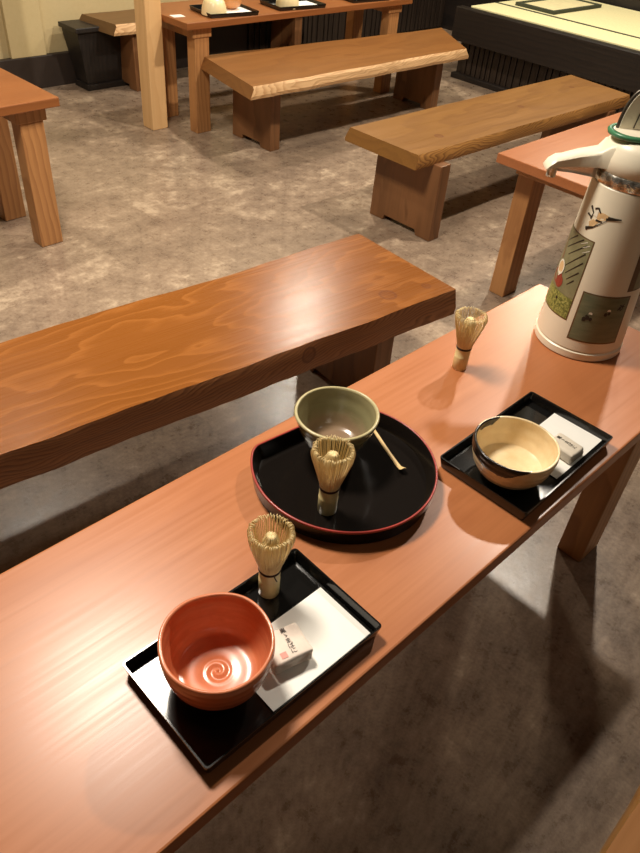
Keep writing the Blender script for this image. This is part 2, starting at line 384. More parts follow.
# dark wooden bin against the back wall
o = thing('wooden_bin', 'dark flared wooden bin on the floor against the beige back wall', 'bin', (2.29, 4.04, 0))
m = bmesh.new()
def frus(bm, x0, x1, y0, y1, z0, X0, X1, Y0, Y1, z1):
    vs = [bm.verts.new(p) for p in ((x0, y0, z0), (x1, y0, z0), (x1, y1, z0), (x0, y1, z0), (X0, Y0, z1), (X1, Y0, z1), (X1, Y1, z1), (X0, Y1, z1))]
    for q in ((3, 2, 1, 0), (4, 5, 6, 7), (0, 1, 5, 4), (1, 2, 6, 5), (2, 3, 7, 6), (3, 0, 4, 7)): bm.faces.new([vs[i] for i in q])
frus(m, -0.15, 0.15, -0.06, 0.06, 0.03, -0.19, 0.19, -0.085, 0.085, 0.30)
obj('body', m, M['bin'], o)
m = bmesh.new(); box(m, -0.205, 0.205, -0.10, 0.09, 0.30, 0.325, 0.004); obj('rim', m, M['bin'], o)
m = bmesh.new(); box(m, -0.16, 0.16, -0.075, 0.07, 0.0, 0.032, 0.003); obj('plinth', m, M['bin'], o)

# ------------------------------------------------------------------ tables
def make_table(label, loc, L, D, rotz=0.0, li=0.10, top='table'):
    """local origin: floor under the middle; length along x"""
    o = thing('tea_table', label, 'table', loc, rotz, 'long pine tea tables')
    m = bmesh.new(); box(m, -L / 2, L / 2, -D / 2, D / 2, TZ - 0.03, TZ, 0.003); obj('tabletop', m, M[top], o)
    for s in (-1, 1):
        m = bmesh.new(); xa = s * (L / 2 - li); xb = s * (L / 2 - li - 0.085)
        box(m, min(xa, xb) - 0.012, max(xa, xb) + 0.012, -D / 2 + 0.03, D / 2 - 0.03, TZ - 0.075, TZ - 0.03, 0.003); obj('bearer', m, M['table_leg'], o)
        for q in (-1, 1):
            m = bmesh.new(); ya = q * (D / 2 - 0.035); yb = q * (D / 2 - 0.035 - 0.062)
            box(m, min(xa, xb), max(xa, xb), min(ya, yb), max(ya, yb), 0.0, TZ - 0.075, 0.003)
            obj('leg', m, M['table_leg'], o)
    return o
TXE, TYB, TYF = 1.4255, 0.674, 0.2606
make_table('long reddish pine table in the foreground holding two square trays and a round tray', (TXE - 0.90, (TYB + TYF) / 2, 0), 1.80, TYB - TYF, 0, 0.075)
make_table('long pine table at the right edge, half hidden by the air pot', (2.055 + 0.90, 1.238 - 0.2065, 0), 1.80, 0.413)
make_table('pine table at the left edge with only its end and two legs in view', (1.165 - 0.90, 2.56, 0), 1.80, 0.404, math.radians(1.5), 0.05, 'table_b')
make_table('pine table at the back laid with upturned cream bowls on black trays', (2.175 + 0.80, 3.06 + 0.2065, 0), 1.60, 0.413, 0, 0.065, 'table_b')

# ------------------------------------------------------------------ benches
def slab(bm, corners, z1, th, seed, flare=0.012, wob=0.006, endbev=0.012, N=60):
    """live edge slab. corners of the top in local xy: front-left, front-right, back-right, back-left"""
    FL, FR, BR, BL = [Vector((*c, 0)) for c in corners]
    rows = []
    for i in range(N + 1):
        t = i / N
        f = FL.lerp(FR, t); k = BL.lerp(BR, t)
        e = min(1.0, min(t, 1 - t) * 14)
        wf = noise.noise(Vector((t * 5.0, seed, 0.3))) * wob + noise.noise(Vector((t * 22.0, seed, 4.3))) * wob * 0.3
        wb = noise.noise(Vector((t * 5.0, seed, 9.3))) * wob + noise.noise(Vector((t * 22.0, seed, 7.3))) * wob * 0.3
        ff = flare * (0.7 + 0.6 * noise.noise(Vector((t * 7.0, seed, 15.3))))
        dy = Vector((0, 1, 0))
        pts = [f + dy * wf + Vector((0, 0, z1)),
               f + dy * (wf - ff * 0.55) + Vector((0, 0, z1 - th * 0.2)),
               f + dy * (wf - ff) + Vector((0, 0, z1 - th * 0.72)),
               f + dy * (wf - ff * 0.75) + Vector((0, 0, z1 - th)),
               k + dy * (wb + ff * 0.75) + Vector((0, 0, z1 - th)),
               k + dy * (wb + ff) + Vector((0, 0, z1 - th * 0.72)),
               k + dy * (wb + ff * 0.55) + Vector((0, 0, z1 - th * 0.2)),
               k + dy * wb + Vector((0, 0, z1))]
        rows.append(pts)
    V = [[bm.verts.new(p) for p in r] for r in rows]
    for a, c in zip(V, V[1:]):
        for j in range(8):
            f = bm.faces.new((a[j], a[(j + 1) % 8], c[(j + 1) % 8], c[j]))
            f.material_index = 0 if j in (7, 3) else 1
    def cap(row, s):
        p = [v.co.copy() for v in row]
        f = bm.faces.new(row); f.material_index = 0
    # slanted ends: push the lower part outward a little
    for row, s in ((V[0], -1), (V[-1], 1)):
        for j in (2, 3, 4, 5): row[j].co.x += s * endbev
        cap(row, s)

def bench_leg(bm, x0, x1, y0, y1, h, notch=True):
    w = y1 - y0; a = 0.075; n = 0.022
    if notch: pts = [(y0, 0), (y0 + a, 0), (y0 + a + 0.006, n), (y1 - a - 0.006, n), (y1 - a, 0), (y1, 0), (y1 - 0.004, h), (y0 + 0.004, h)]
    else: pts = [(y0, 0), (y1, 0), (y1, h), (y0, h)]
    prism(bm, pts, 'x', x0, x1, 0.003)

def make_bench(label, loc, rotz, corners, mats, legs, legy, seed, z=0.355, th=0.052, **kw):
    o = thing('slab_bench', label, 'bench', loc, rotz, 'wooden slab benches')
    m = bmesh.new(); slab(m, corners, z, th, seed, **kw); s = obj('seat', m, mats, o, smooth=True, sharp=25)
    for xa in legs:
        m = bmesh.new(); bench_leg(m, xa, xa + 0.062, legy[0], legy[1], z - th + 0.002); obj('leg', m, M['bench_leg'], o)
    return o
# bench behind the near table (rotated a little)
make_bench('large grained slab bench with knots, just behind the foreground table', (0.765, 1.195, 0), math.radians(-5.8),
           [(-0.82, -0.178), (0.755, -0.188), (0.742, 0.196), (-0.82, 0.165)], [M['bench_a'], M['bench_a_edge']], [0.515, -0.60], (-0.165, 0.165), 3.1, th=0.076, flare=0.010, wob=0.010, endbev=0.008)
make_bench('plain brown slab bench at right between the back bench and the right table', (2.975, 1.81, 0), 0.0,
           [(-0.79, -0.165), (0.785, -0.20), (0.83, 0.16), (-0.79, 0.19)], [M['bench_b'], M['bench_b_edge']], [-0.695, 0.60], (-0.215, 0.115), 11.7, flare=0.014, wob=0.004, endbev=0.014)
make_bench('slab bench with pale rippled live edge in front of the back table', (3.10, 2.82, 0), 0.0,
           [(-0.91, -0.215), (0.615, -0.225), (0.895, 0.165), (-0.80, 0.285)], [M['bench_c'], M['bench_c_edge']], [-0.71, 0.535], (-0.115, 0.18), 23.4, flare=0.022, wob=0.016, endbev=0.02)
make_bench('slab bench toned down for shade behind the post, against the beige back wall', (3.02, 3.95, 0), 0.0,
           [(-0.765, -0.135), (0.78, -0.135), (0.78, 0.15), (-0.80, 0.15)], [M['bench_d'], M['bench_c_edge']], [-0.66, 0.55], (-0.12, 0.12), 31.4, flare=0.02, wob=0.012, endbev=0.02)
make_bench('slab bench at the bottom right corner with only an edge in view', (0.50, -0.215, 0), 0.0,
           [(-0.8, -0.17), (0.8, -0.17), (0.8, 0.168), (-0.8, 0.168)], [M['bench_c'], M['bench_b']], [-0.66, 0.60], (-0.15, 0.15), 41.4, flare=0.016, wob=0.004)

# ------------------------------------------------------------------ square lacquer trays
def make_tray(L=0.270, W=0.164, H=0.021):
    o = bpy.data.objects.new('serving_tray', None); COL.objects.link(o); o.empty_display_size = 0.05
    def rr(l, w, r, n=5):
        pts = []
        for cx, cy, a0 in ((l / 2 - r, w / 2 - r, 0), (-l / 2 + r, w / 2 - r, 90), (-l / 2 + r, -w / 2 + r, 180), (l / 2 - r, -w / 2 + r, 270)):
            for k in range(n + 1):
                a = math.radians(a0 + 90 * k / n); pts.append((cx + r * math.cos(a), cy + r * math.sin(a)))
        return pts
    m = bmesh.new()
    lv = [(L - 0.011, W - 0.011, 0.003, 0.0), (L - 0.008, W - 0.008, 0.004, 0.0012), (L - 0.001, W - 0.001, 0.005, H - 0.0012), (L - 0.0015, W - 0.0015, 0.005, H), (L - 0.0055, W - 0.0055, 0.004, H), (L - 0.0065, W - 0.0065, 0.004, H - 0.001),
          (L - 0.012, W - 0.012, 0.003, 0.0045)]
    rings = [[m.verts.new((x, y, z)) for x, y in rr(l, w, r)] for l, w, r, z in lv]
    n = len(rings[0])
    for a, c in zip(rings, rings[1:]):
        for k in range(n): m.faces.new((a[k], a[(k + 1) % n], c[(k + 1) % n], c[k]))
    m.faces.new(rings[0])
    obj('rim', m, M['lacquer'], o, smooth=True, sharp=40)
    m = bmesh.new(); box(m, -L / 2 + 0.007, L / 2 - 0.007, -W / 2 + 0.007, W / 2 - 0.007, 0.002, 0.0048); obj('base', m, M['lacquer_floor'], o)
    return o
trA = make_tray(); trA.location = (0.327, 0.3665, TZ); trA.rotation_euler = (0, 0, -0.0093)
tag(trA, 'black lacquer tray nearest the camera, under the terracotta tea bowl', 'tray', 'rectangular black trays on the near table')
trB = copy_tree(trA, (0.8955, 0.357, TZ), 0.0152, 'black lacquer tray under the cream bowl with black brush marks')

# papers
def paper(label, x, y, l, w, rz, z, grp='white papers on the trays', curl=0.0):
    m = bmesh.new(); n = 10
    V = [[m.verts.new((-l / 2 + l * i / n, -w / 2 + w * j / 4, curl * (abs(2 * i / n - 1) ** 3) )) for j in range(5)] for i in range(n + 1)]
    for i in range(n):
        for j in range(4): m.faces.new((V[i][j], V[i + 1][j], V[i + 1][j + 1], V[i][j + 1]))
    W_ = [[m.verts.new(v.co - Vector((0, 0, 0.0005))) for v in r] for r in V]
    for i in range(n):
        for j in range(4): m.faces.new((W_[i][j], W_[i][j + 1], W_[i + 1][j + 1], W_[i + 1][j]))
    for i in range(n):
        m.faces.new((V[i][0], W_[i][0], W_[i + 1][0], V[i + 1][0])); m.faces.new((V[i][4], V[i + 1][4], W_[i + 1][4], W_[i][4]))
    for j in range(4):
        m.faces.new((V[0][j], V[0][j + 1], W_[0][j + 1], W_[0][j])); m.faces.new((V[n][j], W_[n][j], W_[n][j + 1], V[n][j + 1]))
    o = obj('paper_sheet', m, M['paper'], None, loc=(x, y, z), rotz=rz)
    return tag(o, label, 'paper', grp)
paper('white paper on the tray with the terracotta bowl', 0.3705, 0.339, 0.158, 0.091, -0.012, TZ + 0.0056, curl=0.0015)
paper('white paper on the tray with the cream bowl', 0.954, 0.338, 0.148, 0.093, 0.01, TZ + 0.0056, curl=0.0015)

# wrapped sweets
def text_mesh(body, size, mat, name, parent, loc, space=0.8):
    cu = bpy.data.curves.new(name, 'FONT'); cu.body = body; cu.size = size; cu.align_x = 'CENTER'; cu.align_y = 'CENTER'; cu.space_line = space; cu.extrude = 0.0001
    to = bpy.data.objects.new(name + '_src', cu); COL.objects.link(to)
    dg = bpy.context.evaluated_depsgraph_get(); me = bpy.data.meshes.new_from_object(to.evaluated_get(dg))
    bpy.data.objects.remove(to); bpy.data.curves.remove(cu)
    me.materials.clear(); me.materials.append(mat)
    o = bpy.data.objects.new(name, me); COL.objects.link(o); o.parent = parent; o.location = loc
    return o
def sweet(label, x, y, rz, l, w, h, mat, stamp):
    o = thing('wrapped_sweet', label, 'sweet', (x, y, TZ + 0.0066), rz, 'wrapped sweets')
    m = bmesh.new(); box(m, -l / 2, l / 2, -w / 2, w / 2, 0, h, 0.0045, 3)
    bmesh.ops.subdivide_edges(m, edges=m.edges[:], cuts=2, use_grid_fill=True)
    for v in m.verts:
        v.co += Vector((noise.noise(v.co * 90), noise.noise(v.co * 90 + Vector((5, 0, 0))), 0)) * 0.0014
    obj('wrapper', m, mat, o, smooth=True, sharp=50)
    m = bmesh.new()     # folded paper flaps at the front end
    for s in (-1, 1):
        vs = [m.verts.new(p) for p in ((s * l * 0.44, -w / 2 - 0.0006, h * 0.12), (s * l * 0.05, -w / 2 - 0.0022, h * 0.42), (s * l * 0.44, -w / 2 - 0.0006, h * 0.86))]
        m.faces.new(vs if s > 0 else vs[::-1])
    bmesh.ops.solidify(m, geom=m.faces[:], thickness=0.0005)
    obj('folded_flap', m, mat, o)
    text_mesh('黒\nゝ\nま\nば\nに', 0.0080, M['ink'], 'lettering', o, (0.003, 0.001, h + 0.0004), 0.92)['label'] = 'black brushed lettering'
    if stamp:
        m = bmesh.new(); box(m, -0.004, 0.004, -0.004, 0.004, 0, 0.0003); s_ = obj('seal_stamp', m, M['stamp'], o, loc=(-0.0105, -0.014, h + 0.0002)); s_['label'] = 'small pale red seal stamp'
    return o
sweet('pink white wrapped sweet with red seal beside the terracotta bowl', 0.352, 0.342, -0.25, 0.050, 0.046, 0.020, M['washi'], True)
sweet('beige wrapped sweet on the white paper beside the cream bowl', 0.944, 0.3185, -0.05, 0.037, 0.050, 0.020, M['washi_grey'], False)

# ------------------------------------------------------------------ tea bowls
def bowl_prof(R, H, foot, fh, wall, ctrl):
    outer = smoothcurve([(foot, fh)] + [(R * a, H * c) for a, c in ctrl] + [(R, H)], 6)
    inner = []
    for r, z in outer[::-1]:
        inner.append((max(r - wall, 0), z))
    return outer, inner
def make_bowl(name, label, loc, R, H, foot, ctrl, mats, wall=0.005, swirl=0.0, group=None, rimmat=None, wobble=0.0, cat='bowl', rotz=0.0, blackmask=None, seed=0.0):
    o = thing(name, label, cat, loc, rotz, group)
    outer, inner = bowl_prof(R, H, foot, 0.008, wall, ctrl)
    ib = 0.016
    inn = [(r, max(z, ib)) for r, z in inner if z > ib + 0.004]
    rl, zl = inn[-1]
    tail = smoothcurve([(rl, zl), (rl * 0.82, ib + (zl - ib) * 0.45), (rl * 0.55, ib + 0.0015), (rl * 0.28, ib), (0.0012, ib)], 6)[1:]
    rim = [(R - wall * 0.12, H + wall * 0.28), (R - wall * 0.5, H + wall * 0.42), (R - wall * 0.88, H + wall * 0.28)]
    prof = outer + rim + inn + tail
    no = len(outer)
    def mod(th, i, r, z):
        k = z / H
        if wobble: 
            r = r * (1 + wobble * noise.noise(Vector((math.cos(th) * 1.3, math.sin(th) * 1.3, seed))) * k)
            z = z + wobble * 0.12 * R * 6 * noise.noise(Vector((math.cos(th) * 1.1, math.sin(th) * 1.1, seed + 5))) * k * k
        if swirl and i > no + 2 and r < 0.017 :
            z = z + swirl * max(0.0, 1 - r / 0.017) ** 0.3 * math.sin(th - r * 560.0)
        if i < no and k < 0.98: r += 0.0003 * math.sin(k * 38 + th)      # throwing rings
        if i > no + 2 and r > 0.02: r += 0.00025 * math.sin(k * 26 - th)
        return r, z
    m = bmesh.new(); lathe(m, prof + [(0, ib)], 96, mod)
    m.faces.ensure_lookup_table()
    if blackmask:
        for f in m.faces:
            c = f.calc_center_median()
            inside = False
            if blackmask(c, f): f.material_index = 1
    obj('body', m, mats, o, smooth=True)
    m = bmesh.new(); lathe(m, [(0, 0.003), (foot - 0.006, 0.003), (foot - 0.0055, 0.0), (foot - 0.0005, 0.0), (foot, 0.004), (foot, 0.0085), (0, 0.0085)], 48); obj('foot_ring', m, mats[0], o, smooth=True, sharp=40)
    if rimmat:
        m = bmesh.new(); lathe(m, [(R + 0.0003, H - 0.001)] + [(r_, z_ + 0.0003) for r_, z_ in [(R + 0.0003, H)] + rim] + [(R - wall - 0.0003, H - 0.001)], 96, lambda th, i, r, z: mod(th, 0, r, z)); r_ = obj('lip', m, rimmat, o, smooth=True); r_['label'] = 'pale glazed lip'
    return o
make_bowl('tea_bowl', 'terracotta red tea bowl on the nearest black tray', (0.270, 0.3685, TZ + 0.0048), 0.064, 0.078, 0.026,
          [(0.62, 0.16), (0.84, 0.34), (0.95, 0.60), (1.0, 0.85)], [M['terracotta']], 0.0045, swirl=0.0016, group='matcha tea bowls', wobble=0.03, seed=2.0)
make_bowl('tea_bowl', 'grey green tea bowl standing on the round black tray', (0.652, 0.565, TZ + 0.004), 0.0655, 0.079, 0.027,
          [(0.52, 0.14), (0.72, 0.36), (0.88, 0.68), (0.96, 0.88)], [M['celadon']], 0.0048, group='matcha tea bowls', rimmat=M['celadon_rim'], wobble=0.015, seed=4.0)
def cmask(c, f):
    th = math.degrees(math.atan2(c.y, c.x)) % 360
    r = math.hypot(c.x, c.y); n = noise.noise(Vector((th / 14.0, 3.3, 0.0))) * 0.006 + noise.noise(Vector((th / 5.0, 8.3, 0.0))) * 0.0015
    H = 0.067
    inner = f.normal.dot(Vector((c.x, c.y, 0))) < 0 if f.normal.length else False
    # brush arc from the back of the rim round the left side to the front
    def seg(a, lo, hi, soft=14.0):
        return max(0.0, min(1.0, min(a - lo, hi - a) / soft))
    w_out = 0.018 * seg(th, 100, 232, 30); w_in = 0.012 * seg(th, 60, 104, 10) + 0.005 * seg(th, 96, 200, 9)
    w = w_in if inner else w_out
    if w <= 0: return False
    return c.z > H - w - n * (w / 0.024)
bC = make_bowl('tea_bowl', 'cream tea bowl with black brush band on its rim', (0.827, 0.3495, TZ + 0.0048), 0.0655, 0.066, 0.027,
          [(0.66, 0.16), (0.86, 0.38), (0.96, 0.66), (1.0, 0.88)], [M['cream'], M['cream_black']], 0.0045, group='matcha tea bowls', wobble=0.02, seed=6.0, blackmask=None)
bC_body = [c for c in bC.children if c.name.startswith('body')][0]
# the black brush glaze is painted per face on a finer copy of the mesh
m = bmesh.new(); m.from_mesh(bC_body.data); bmesh.ops.subdivide_edges(m, edges=m.edges[:], cuts=2, use_grid_fill=True)
m.normal_update()
for f in m.faces:
    f.smooth = True
    f.material_index = 1 if cmask(f.calc_center_median(), f) else 0
m.to_mesh(bC_body.data); m.free()

# ------------------------------------------------------------------ round tray
RC = (0.6276, 0.5175); RR = 0.1425
def dshape(r, chord, n=90, cr=0.012):
    """outline of a disc cut by a chord on its +y side (local frame), with rounded corners"""
    a = math.asin(min(0.999, chord / r)); pts = []
    for k in range(n + 1):
        th = (PI - a) + (2 * a + PI) * k / n
        pts.append(Vector((r * math.cos(th), r * math.sin(th), 0)))
    x = r * math.cos(a)
    # round the two corners
    A = pts[0]; B = pts[-1]
    trim = 2
    body = pts[trim:-trim]
    def bez(p0, p1, p2, m=5): return [p0.lerp(p1, t / m).lerp(p1.lerp(p2, t / m), t / m) for t in range(m + 1)]
    ins = (B - A).normalized() * 0.009
    c1 = bez(body[-1], B, B - ins)[1:]; c0 = bez(A + ins, A, body[0])[:-1]
    return body + c1 + c0
ang = math.atan2(-0.00828, 0.0834)
rt = thing('round_tray', 'round black lacquer tray with one straight side and a red rim line', 'tray', (RC[0], RC[1], TZ), ang)
m = bmesh.new(); ch = 0.106
lv = [(RR - 0.006, ch - 0.005, 0.0), (RR - 0.003, ch - 0.003, 0.001), (RR - 0.0005, ch - 0.0005, 0.026), (RR, ch, 0.0285), (RR - 0.0035, ch - 0.0035, 0.0285), (RR - 0.005, ch - 0.005, 0.026), (RR - 0.013, ch - 0.010, 0.0055), (RR - 0.019, ch - 0.015, 0.004)]
rings = [[m.verts.new((p.x, p.y, z)) for p in dshape(r, c)] for r, c, z in lv]
n = len(rings[0])
for a, c in zip(rings, rings[1:]):
    for k in range(n): m.faces.new((a[k], a[(k + 1) % n], c[(k + 1) % n], c[k]))
m.faces.new(rings[0]); m.faces.new(rings[-1])
obj('dish', m, M['lacquer_round'], rt, smooth=True, sharp=40)
m = bmesh.new()
lv = [(RR + 0.0004, ch + 0.0004, 0.0264), (RR + 0.0006, ch + 0.0006, 0.0288), (RR - 0.0012, ch - 0.0012, 0.0294), (RR - 0.0026, ch - 0.0026, 0.0289), (RR - 0.0026, ch - 0.0026, 0.0280)]
rings = [[m.verts.new((p.x, p.y, z)) for p in dshape(r, c)] for r, c, z in lv]
for a, c in zip(rings, rings[1:]):
    for k in range(n): m.faces.new((a[k], a[(k + 1) % n], c[(k + 1) % n], c[k]))
obj('rim_line', m, M['red_lacquer'], rt, smooth=True)['label'] = 'thin red rim line'

# bamboo scoop lying on the round tray
m = bmesh.new()
path = smoothcurve([(0, 0, 0.0), (0.06, 0.0, 0.0015), (0.12, 0.0, 0.0), (0.160, 0.0, 0.0005), (0.172, 0.0, 0.003), (0.181, 0.0, 0.009)], 6)
rows = []
for i, p in enumerate(path):
    u = i / (len(path) - 1); w = 0.0026 + 0.0016 * u + (0.0012 if u > 0.8 else 0)
    if u > 0.94: w *= 1 - (u - 0.94) * 6
    rows.append([m.verts.new((p[0], y_, p[2] + z_)) for y_, z_ in ((-w, 0.0004), (-w * 0.6, 0.0022), (w * 0.6, 0.0022), (w, 0.0004), (0, 0.0))])
for a, c in zip(rows, rows[1:]):
    for k in range(5): m.faces.new((a[k], a[(k + 1) % 5], c[(k + 1) % 5], c[k]))
m.faces.new(rows[0]); m.faces.new(rows[-1])
dx, dy = 0.7015 - 0.737, 0.458 - 0.5485
L_ = math.hypot(dx, dy)
so = obj('tea_scoop', m, M['scoop'], None, smooth=True, sharp=50, loc=(0.7015 - dx / L_ * 0.181, 0.458 - dy / L_ * 0.181, TZ + 0.0041), rotz=math.atan2(dy, dx))
tag(so, 'slender bamboo tea scoop lying beside the grey green bowl', 'scoop')

# ------------------------------------------------------------------ whisks
def make_whisk(label, loc, rotz, scale):
    o = thing('bamboo_whisk', label, 'whisk', loc, rotz, 'bamboo tea whisks'); o.scale = (scale,) * 3
    m = bmesh.new()
    lathe(m, [(0, 0.0), (0.0125, 0.0), (0.0137, 0.001), (0.0138, 0.020), (0.0141, 0.028), (0.0140, 0.0285), (0.0136, 0.029), (0.0139, 0.040), (0.0132, 0.047), (0, 0.047)], 40)
    obj('handle', m, M['bamboo_handle'], o, smooth=True, sharp=50)
    m = bmesh.new()
    prof = smoothcurve([(0.0124, 0.044), (0.0150, 0.056), (0.0205, 0.076), (0.0262, 0.097), (0.0285, 0.108), (0.0280, 0.1145), (0.0255, 0.1165), (0.0228, 0.1150)], 3)
    N = 90
    for k in range(N):
        th = 2 * PI * k / N + random.uniform(-0.025, 0.025); q = random.uniform(0.96, 1.03); hz = random.uniform(-0.0015, 0.0015)
        pts = []
        for r, z in prof:
            u = (z - 0.044) / 0.07; a = th
            rr = r * (1 + (q - 1) * u) + (0.0007 if k % 2 else -0.0007) * u
            pts.append((rr * math.cos(a), rr * math.sin(a), z + hz * u))
        tube(m, pts, [0.00072 - 0.00034 * i / len(pts) for i in range(len(pts))], 4)
    obj('outer_tines', m, M['bamboo'], o, smooth=True)
    m = bmesh.new()
    for k in range(60):
        th = 2 * PI * k / 60 + random.uniform(-0.05, 0.05); q = random.uniform(0.9, 1.1)
        pts = [(r * q * math.cos(th + 0.3 * (z - 0.044) / 0.06), r * q * math.sin(th + 0.3 * (z - 0.044) / 0.06), z) for r, z in ((0.0105, 0.044), (0.0108, 0.065), (0.0106, 0.085), (0.0094, 0.100), (0.0070 - 0.002 * (k % 3), 0.107), (0.0046 - 0.0016 * (k % 3), 0.1085), (0.0028 - 0.0012 * (k % 3), 0.1075))]
        tube(m, pts, 0.0007, 4)
    obj('inner_tines', m, M['bamboo'], o, smooth=True)
    m = bmesh.new()
    for j in range(3):
        R_ = 0.0136 + 0.0004 * (j == 1)
        tube(m, [(R_ * math.cos(2 * PI * k / 32), R_ * math.sin(2 * PI * k / 32), 0.0455 + j * 0.0014) for k in range(33)], 0.0009, 5, cap=False)
    tube(m, smoothcurve([(0.0142 * math.cos(-1.9), 0.0142 * math.sin(-1.9), 0.047), (0.0158 * math.cos(-1.8), 0.0158 * math.sin(-1.8), 0.041), (0.0150 * math.cos(-1.6), 0.0150 * math.sin(-1.6), 0.034)], 4), 0.0008, 4)
    th_ = obj('binding_thread', m, M['thread'], o, smooth=True); th_['label'] = 'dark binding thread'
    return o
w1 = make_whisk('bamboo whisk upright on the nearest black tray, behind the terracotta bowl', (0.396, 0.4245, TZ + 0.0048), 0.0, 1.0)
copy_tree(w1, (0.5555, 0.4795, TZ + 0.004), 1.1, 'bamboo whisk upright on the round tray, in front of the grey green bowl', scale=1.03)
copy_tree(w1, (1.0085, 0.5835, TZ), 2.3, 'bamboo whisk standing directly on the table top near the air pot', scale=1.0)

# ------------------------------------------------------------------ air pot
AX, AY = 1.2887, 0.495
R0 = 0.0866; SL = 0.052
ap = thing('air_pot', 'tall cream air pot with green picture panels on the right end of the table', 'air pot', (AX, AY, TZ))
def rad(h): return R0 - SL * h
m = bmesh.new()
lathe(m, [(0, 0.002), (R0 - 0.012, 0.0), (R0 - 0.003, 0.0), (R0, 0.003), (R0 + 0.0005, 0.016), (R0 - 0.002, 0.018), (R0 - 0.0035, 0.020)], 96); obj('base_ring', m, M['th_plastic'], ap, smooth=True, sharp=40)
m = bmesh.new()
lathe(m, [(0, 0.018), (rad(0.018) - 0.0035, 0.018), (rad(0.021), 0.021)] + [(rad(h), h) for h in (0.05, 0.1, 0.15, 0.2, 0.25, 0.3, 0.327)] + [(rad(0.327) - 0.004, 0.331), (0, 0.331)], 128); obj('body', m, M['th_body'], ap, smooth=True, sharp=40)
m = bmesh.new()
rb = rad(0.33)
lathe(m, [(rb - 0.006, 0.328), (rb - 0.001, 0.3285), (rb + 0.0008, 0.331), (rb + 0.0008, 0.347), (rb - 0.001, 0.350), (rb - 0.006, 0.351)], 96); obj('metal_band', m, M['th_band'], ap, smooth=True, sharp=40)['label'] = 'patterned metal band'
m = bmesh.new()
lathe(m, [(0, 0.349), (rb - 0.004, 0.349), (rb - 0.001, 0.351), (rb - 0.002, 0.372), (rb - 0.005, 0.390), (rb - 0.013, 0.401), (rb - 0.028, 0.406), (0, 0.407)], 96); obj('lid', m, M['th_plastic'], ap, smooth=True)
# spout towards the picture's left
sd = Vector((-0.70, 0.714, 0)).normalized(); sn = Vector((-sd.y, sd.x, 0))
def sp(d, s, z): v = sd * d + sn * s; return Vector((v.x, v.y, z))
m = bmesh.new()
secs = [(0.030, 0.034, 0.352, 0.400), (0.064, 0.026, 0.352, 0.392), (0.076, 0.020, 0.351, 0.380), (0.110, 0.017, 0.348, 0.372), (0.136, 0.015, 0.345, 0.363), (0.146, 0.016, 0.343, 0.361), (0.156, 0.017, 0.340, 0.353), (0.161, 0.015, 0.339, 0.346)]
rows = []
for d, w, z0, z1 in secs:
    c = min(0.005, w * 0.3)
    rows.append([m.verts.new(sp(d, s_, z_)) for s_, z_ in ((-w, z0 + 0.002), (-w, z1 - c), (-w + c, z1), (w - c, z1), (w, z1 - c), (w, z0 + 0.002), (w - c, z0), (-w + c, z0))])
for a, c in zip(rows, rows[1:]):
    for k in range(8): m.faces.new((a[k], a[(k + 1) % 8], c[(k + 1) % 8], c[k]))
m.faces.new(rows[0]); m.faces.new(rows[-1])
spo = obj('spout', m, M['th_plastic'], ap, smooth=True, sharp=45)
m = bmesh.new()
ctr = sp(0.147, 0, 0.0)
lathe(m, [(0.0045, 0.325), (0.0080, 0.325), (0.0085, 0.329), (0.0085, 0.345), (0.0050, 0.345)], 24, cx=ctr.x, cy=ctr.y); obj('nozzle', m, M['th_clear'], spo, smooth=True, sharp=40)['label'] = 'clear plastic nozzle'
m = bmesh.new()
rows = []
for d, w, z0, z1 in ((0.074, 0.013, 0.333, 0.351), (0.11, 0.011, 0.337, 0.348), (0.14, 0.009, 0.338, 0.346)):
    rows.append([m.verts.new(sp(d, s_, z_)) for s_, z_ in ((-w, z0), (-w, z1), (w, z1), (w, z0))])
for a, c in zip(rows, rows[1:]):
    for k in range(4): m.faces.new((a[k], a[(k + 1) % 4], c[(k + 1) % 4], c[k]))
m.faces.new(rows[0]); m.faces.new(rows[-1]); obj('spout_guard', m, M['th_clear'], spo)
# pump lid with green rim
pc = sp(0.030, 0, 0.0)
pu = bmesh.new(); lathe(pu, [(0, 0.404), (0.030, 0.404), (0.034, 0.408), (0.034, 0.4115), (0.030, 0.4125), (0, 0.4125)], 64, cx=pc.x, cy=pc.y); pump = obj('pump_lid', pu, M['th_plastic'], ap, smooth=True, sharp=40)
m = bmesh.new(); lathe(m, [(0.034, 0.4045), (0.0405, 0.4055), (0.0420, 0.4100), (0.0395, 0.4130), (0.0330, 0.4125), (0.033, 0.4060)], 64, cx=pc.x, cy=pc.y)
for k in range(64):
    pass
obj('green_rim', m, M['th_green'], pump, smooth=True)['label'] = 'green rim of the pump lid'
# raised carrying handle: an upright arched plate with dark edge, across the spout direction
rt_ = Vector((0.676, -0.737, 0)); hc = Vector((pc.x, pc.y, 0)) + rt_ * 0.012 + Vector((0.55, 0.50, 0)) * 0.012
def hp(u, z, d=0.0): return hc + rt_ * u + Vector((0.737, 0.676, 0)) * d + Vector((0, 0, z))
arch = [(-0.038, 0.412), (-0.036, 0.44), (-0.031, 0.465), (-0.022, 0.485), (-0.010, 0.495), (0.002, 0.498), (0.014, 0.494), (0.024, 0.484), (0.032, 0.465), (0.036, 0.44), (0.038, 0.412)]
arch = [(u, 0.412 + (z - 0.412) * 0.80) for u, z in arch]
arch = smoothcurve(arch, 3)
m = bmesh.new()
A = [m.verts.new(hp(u * 0.93, 0.412 + (z - 0.412) * 0.95, -0.004)) for u, z in arch]; B = [m.verts.new(hp(u * 0.93, 0.412 + (z - 0.412) * 0.95, 0.004)) for u, z in arch]
m.faces.new(A); m.faces.new(B[::-1])
for k in range(len(A) - 1): m.faces.new((A[k], B[k], B[k + 1], A[k + 1]))
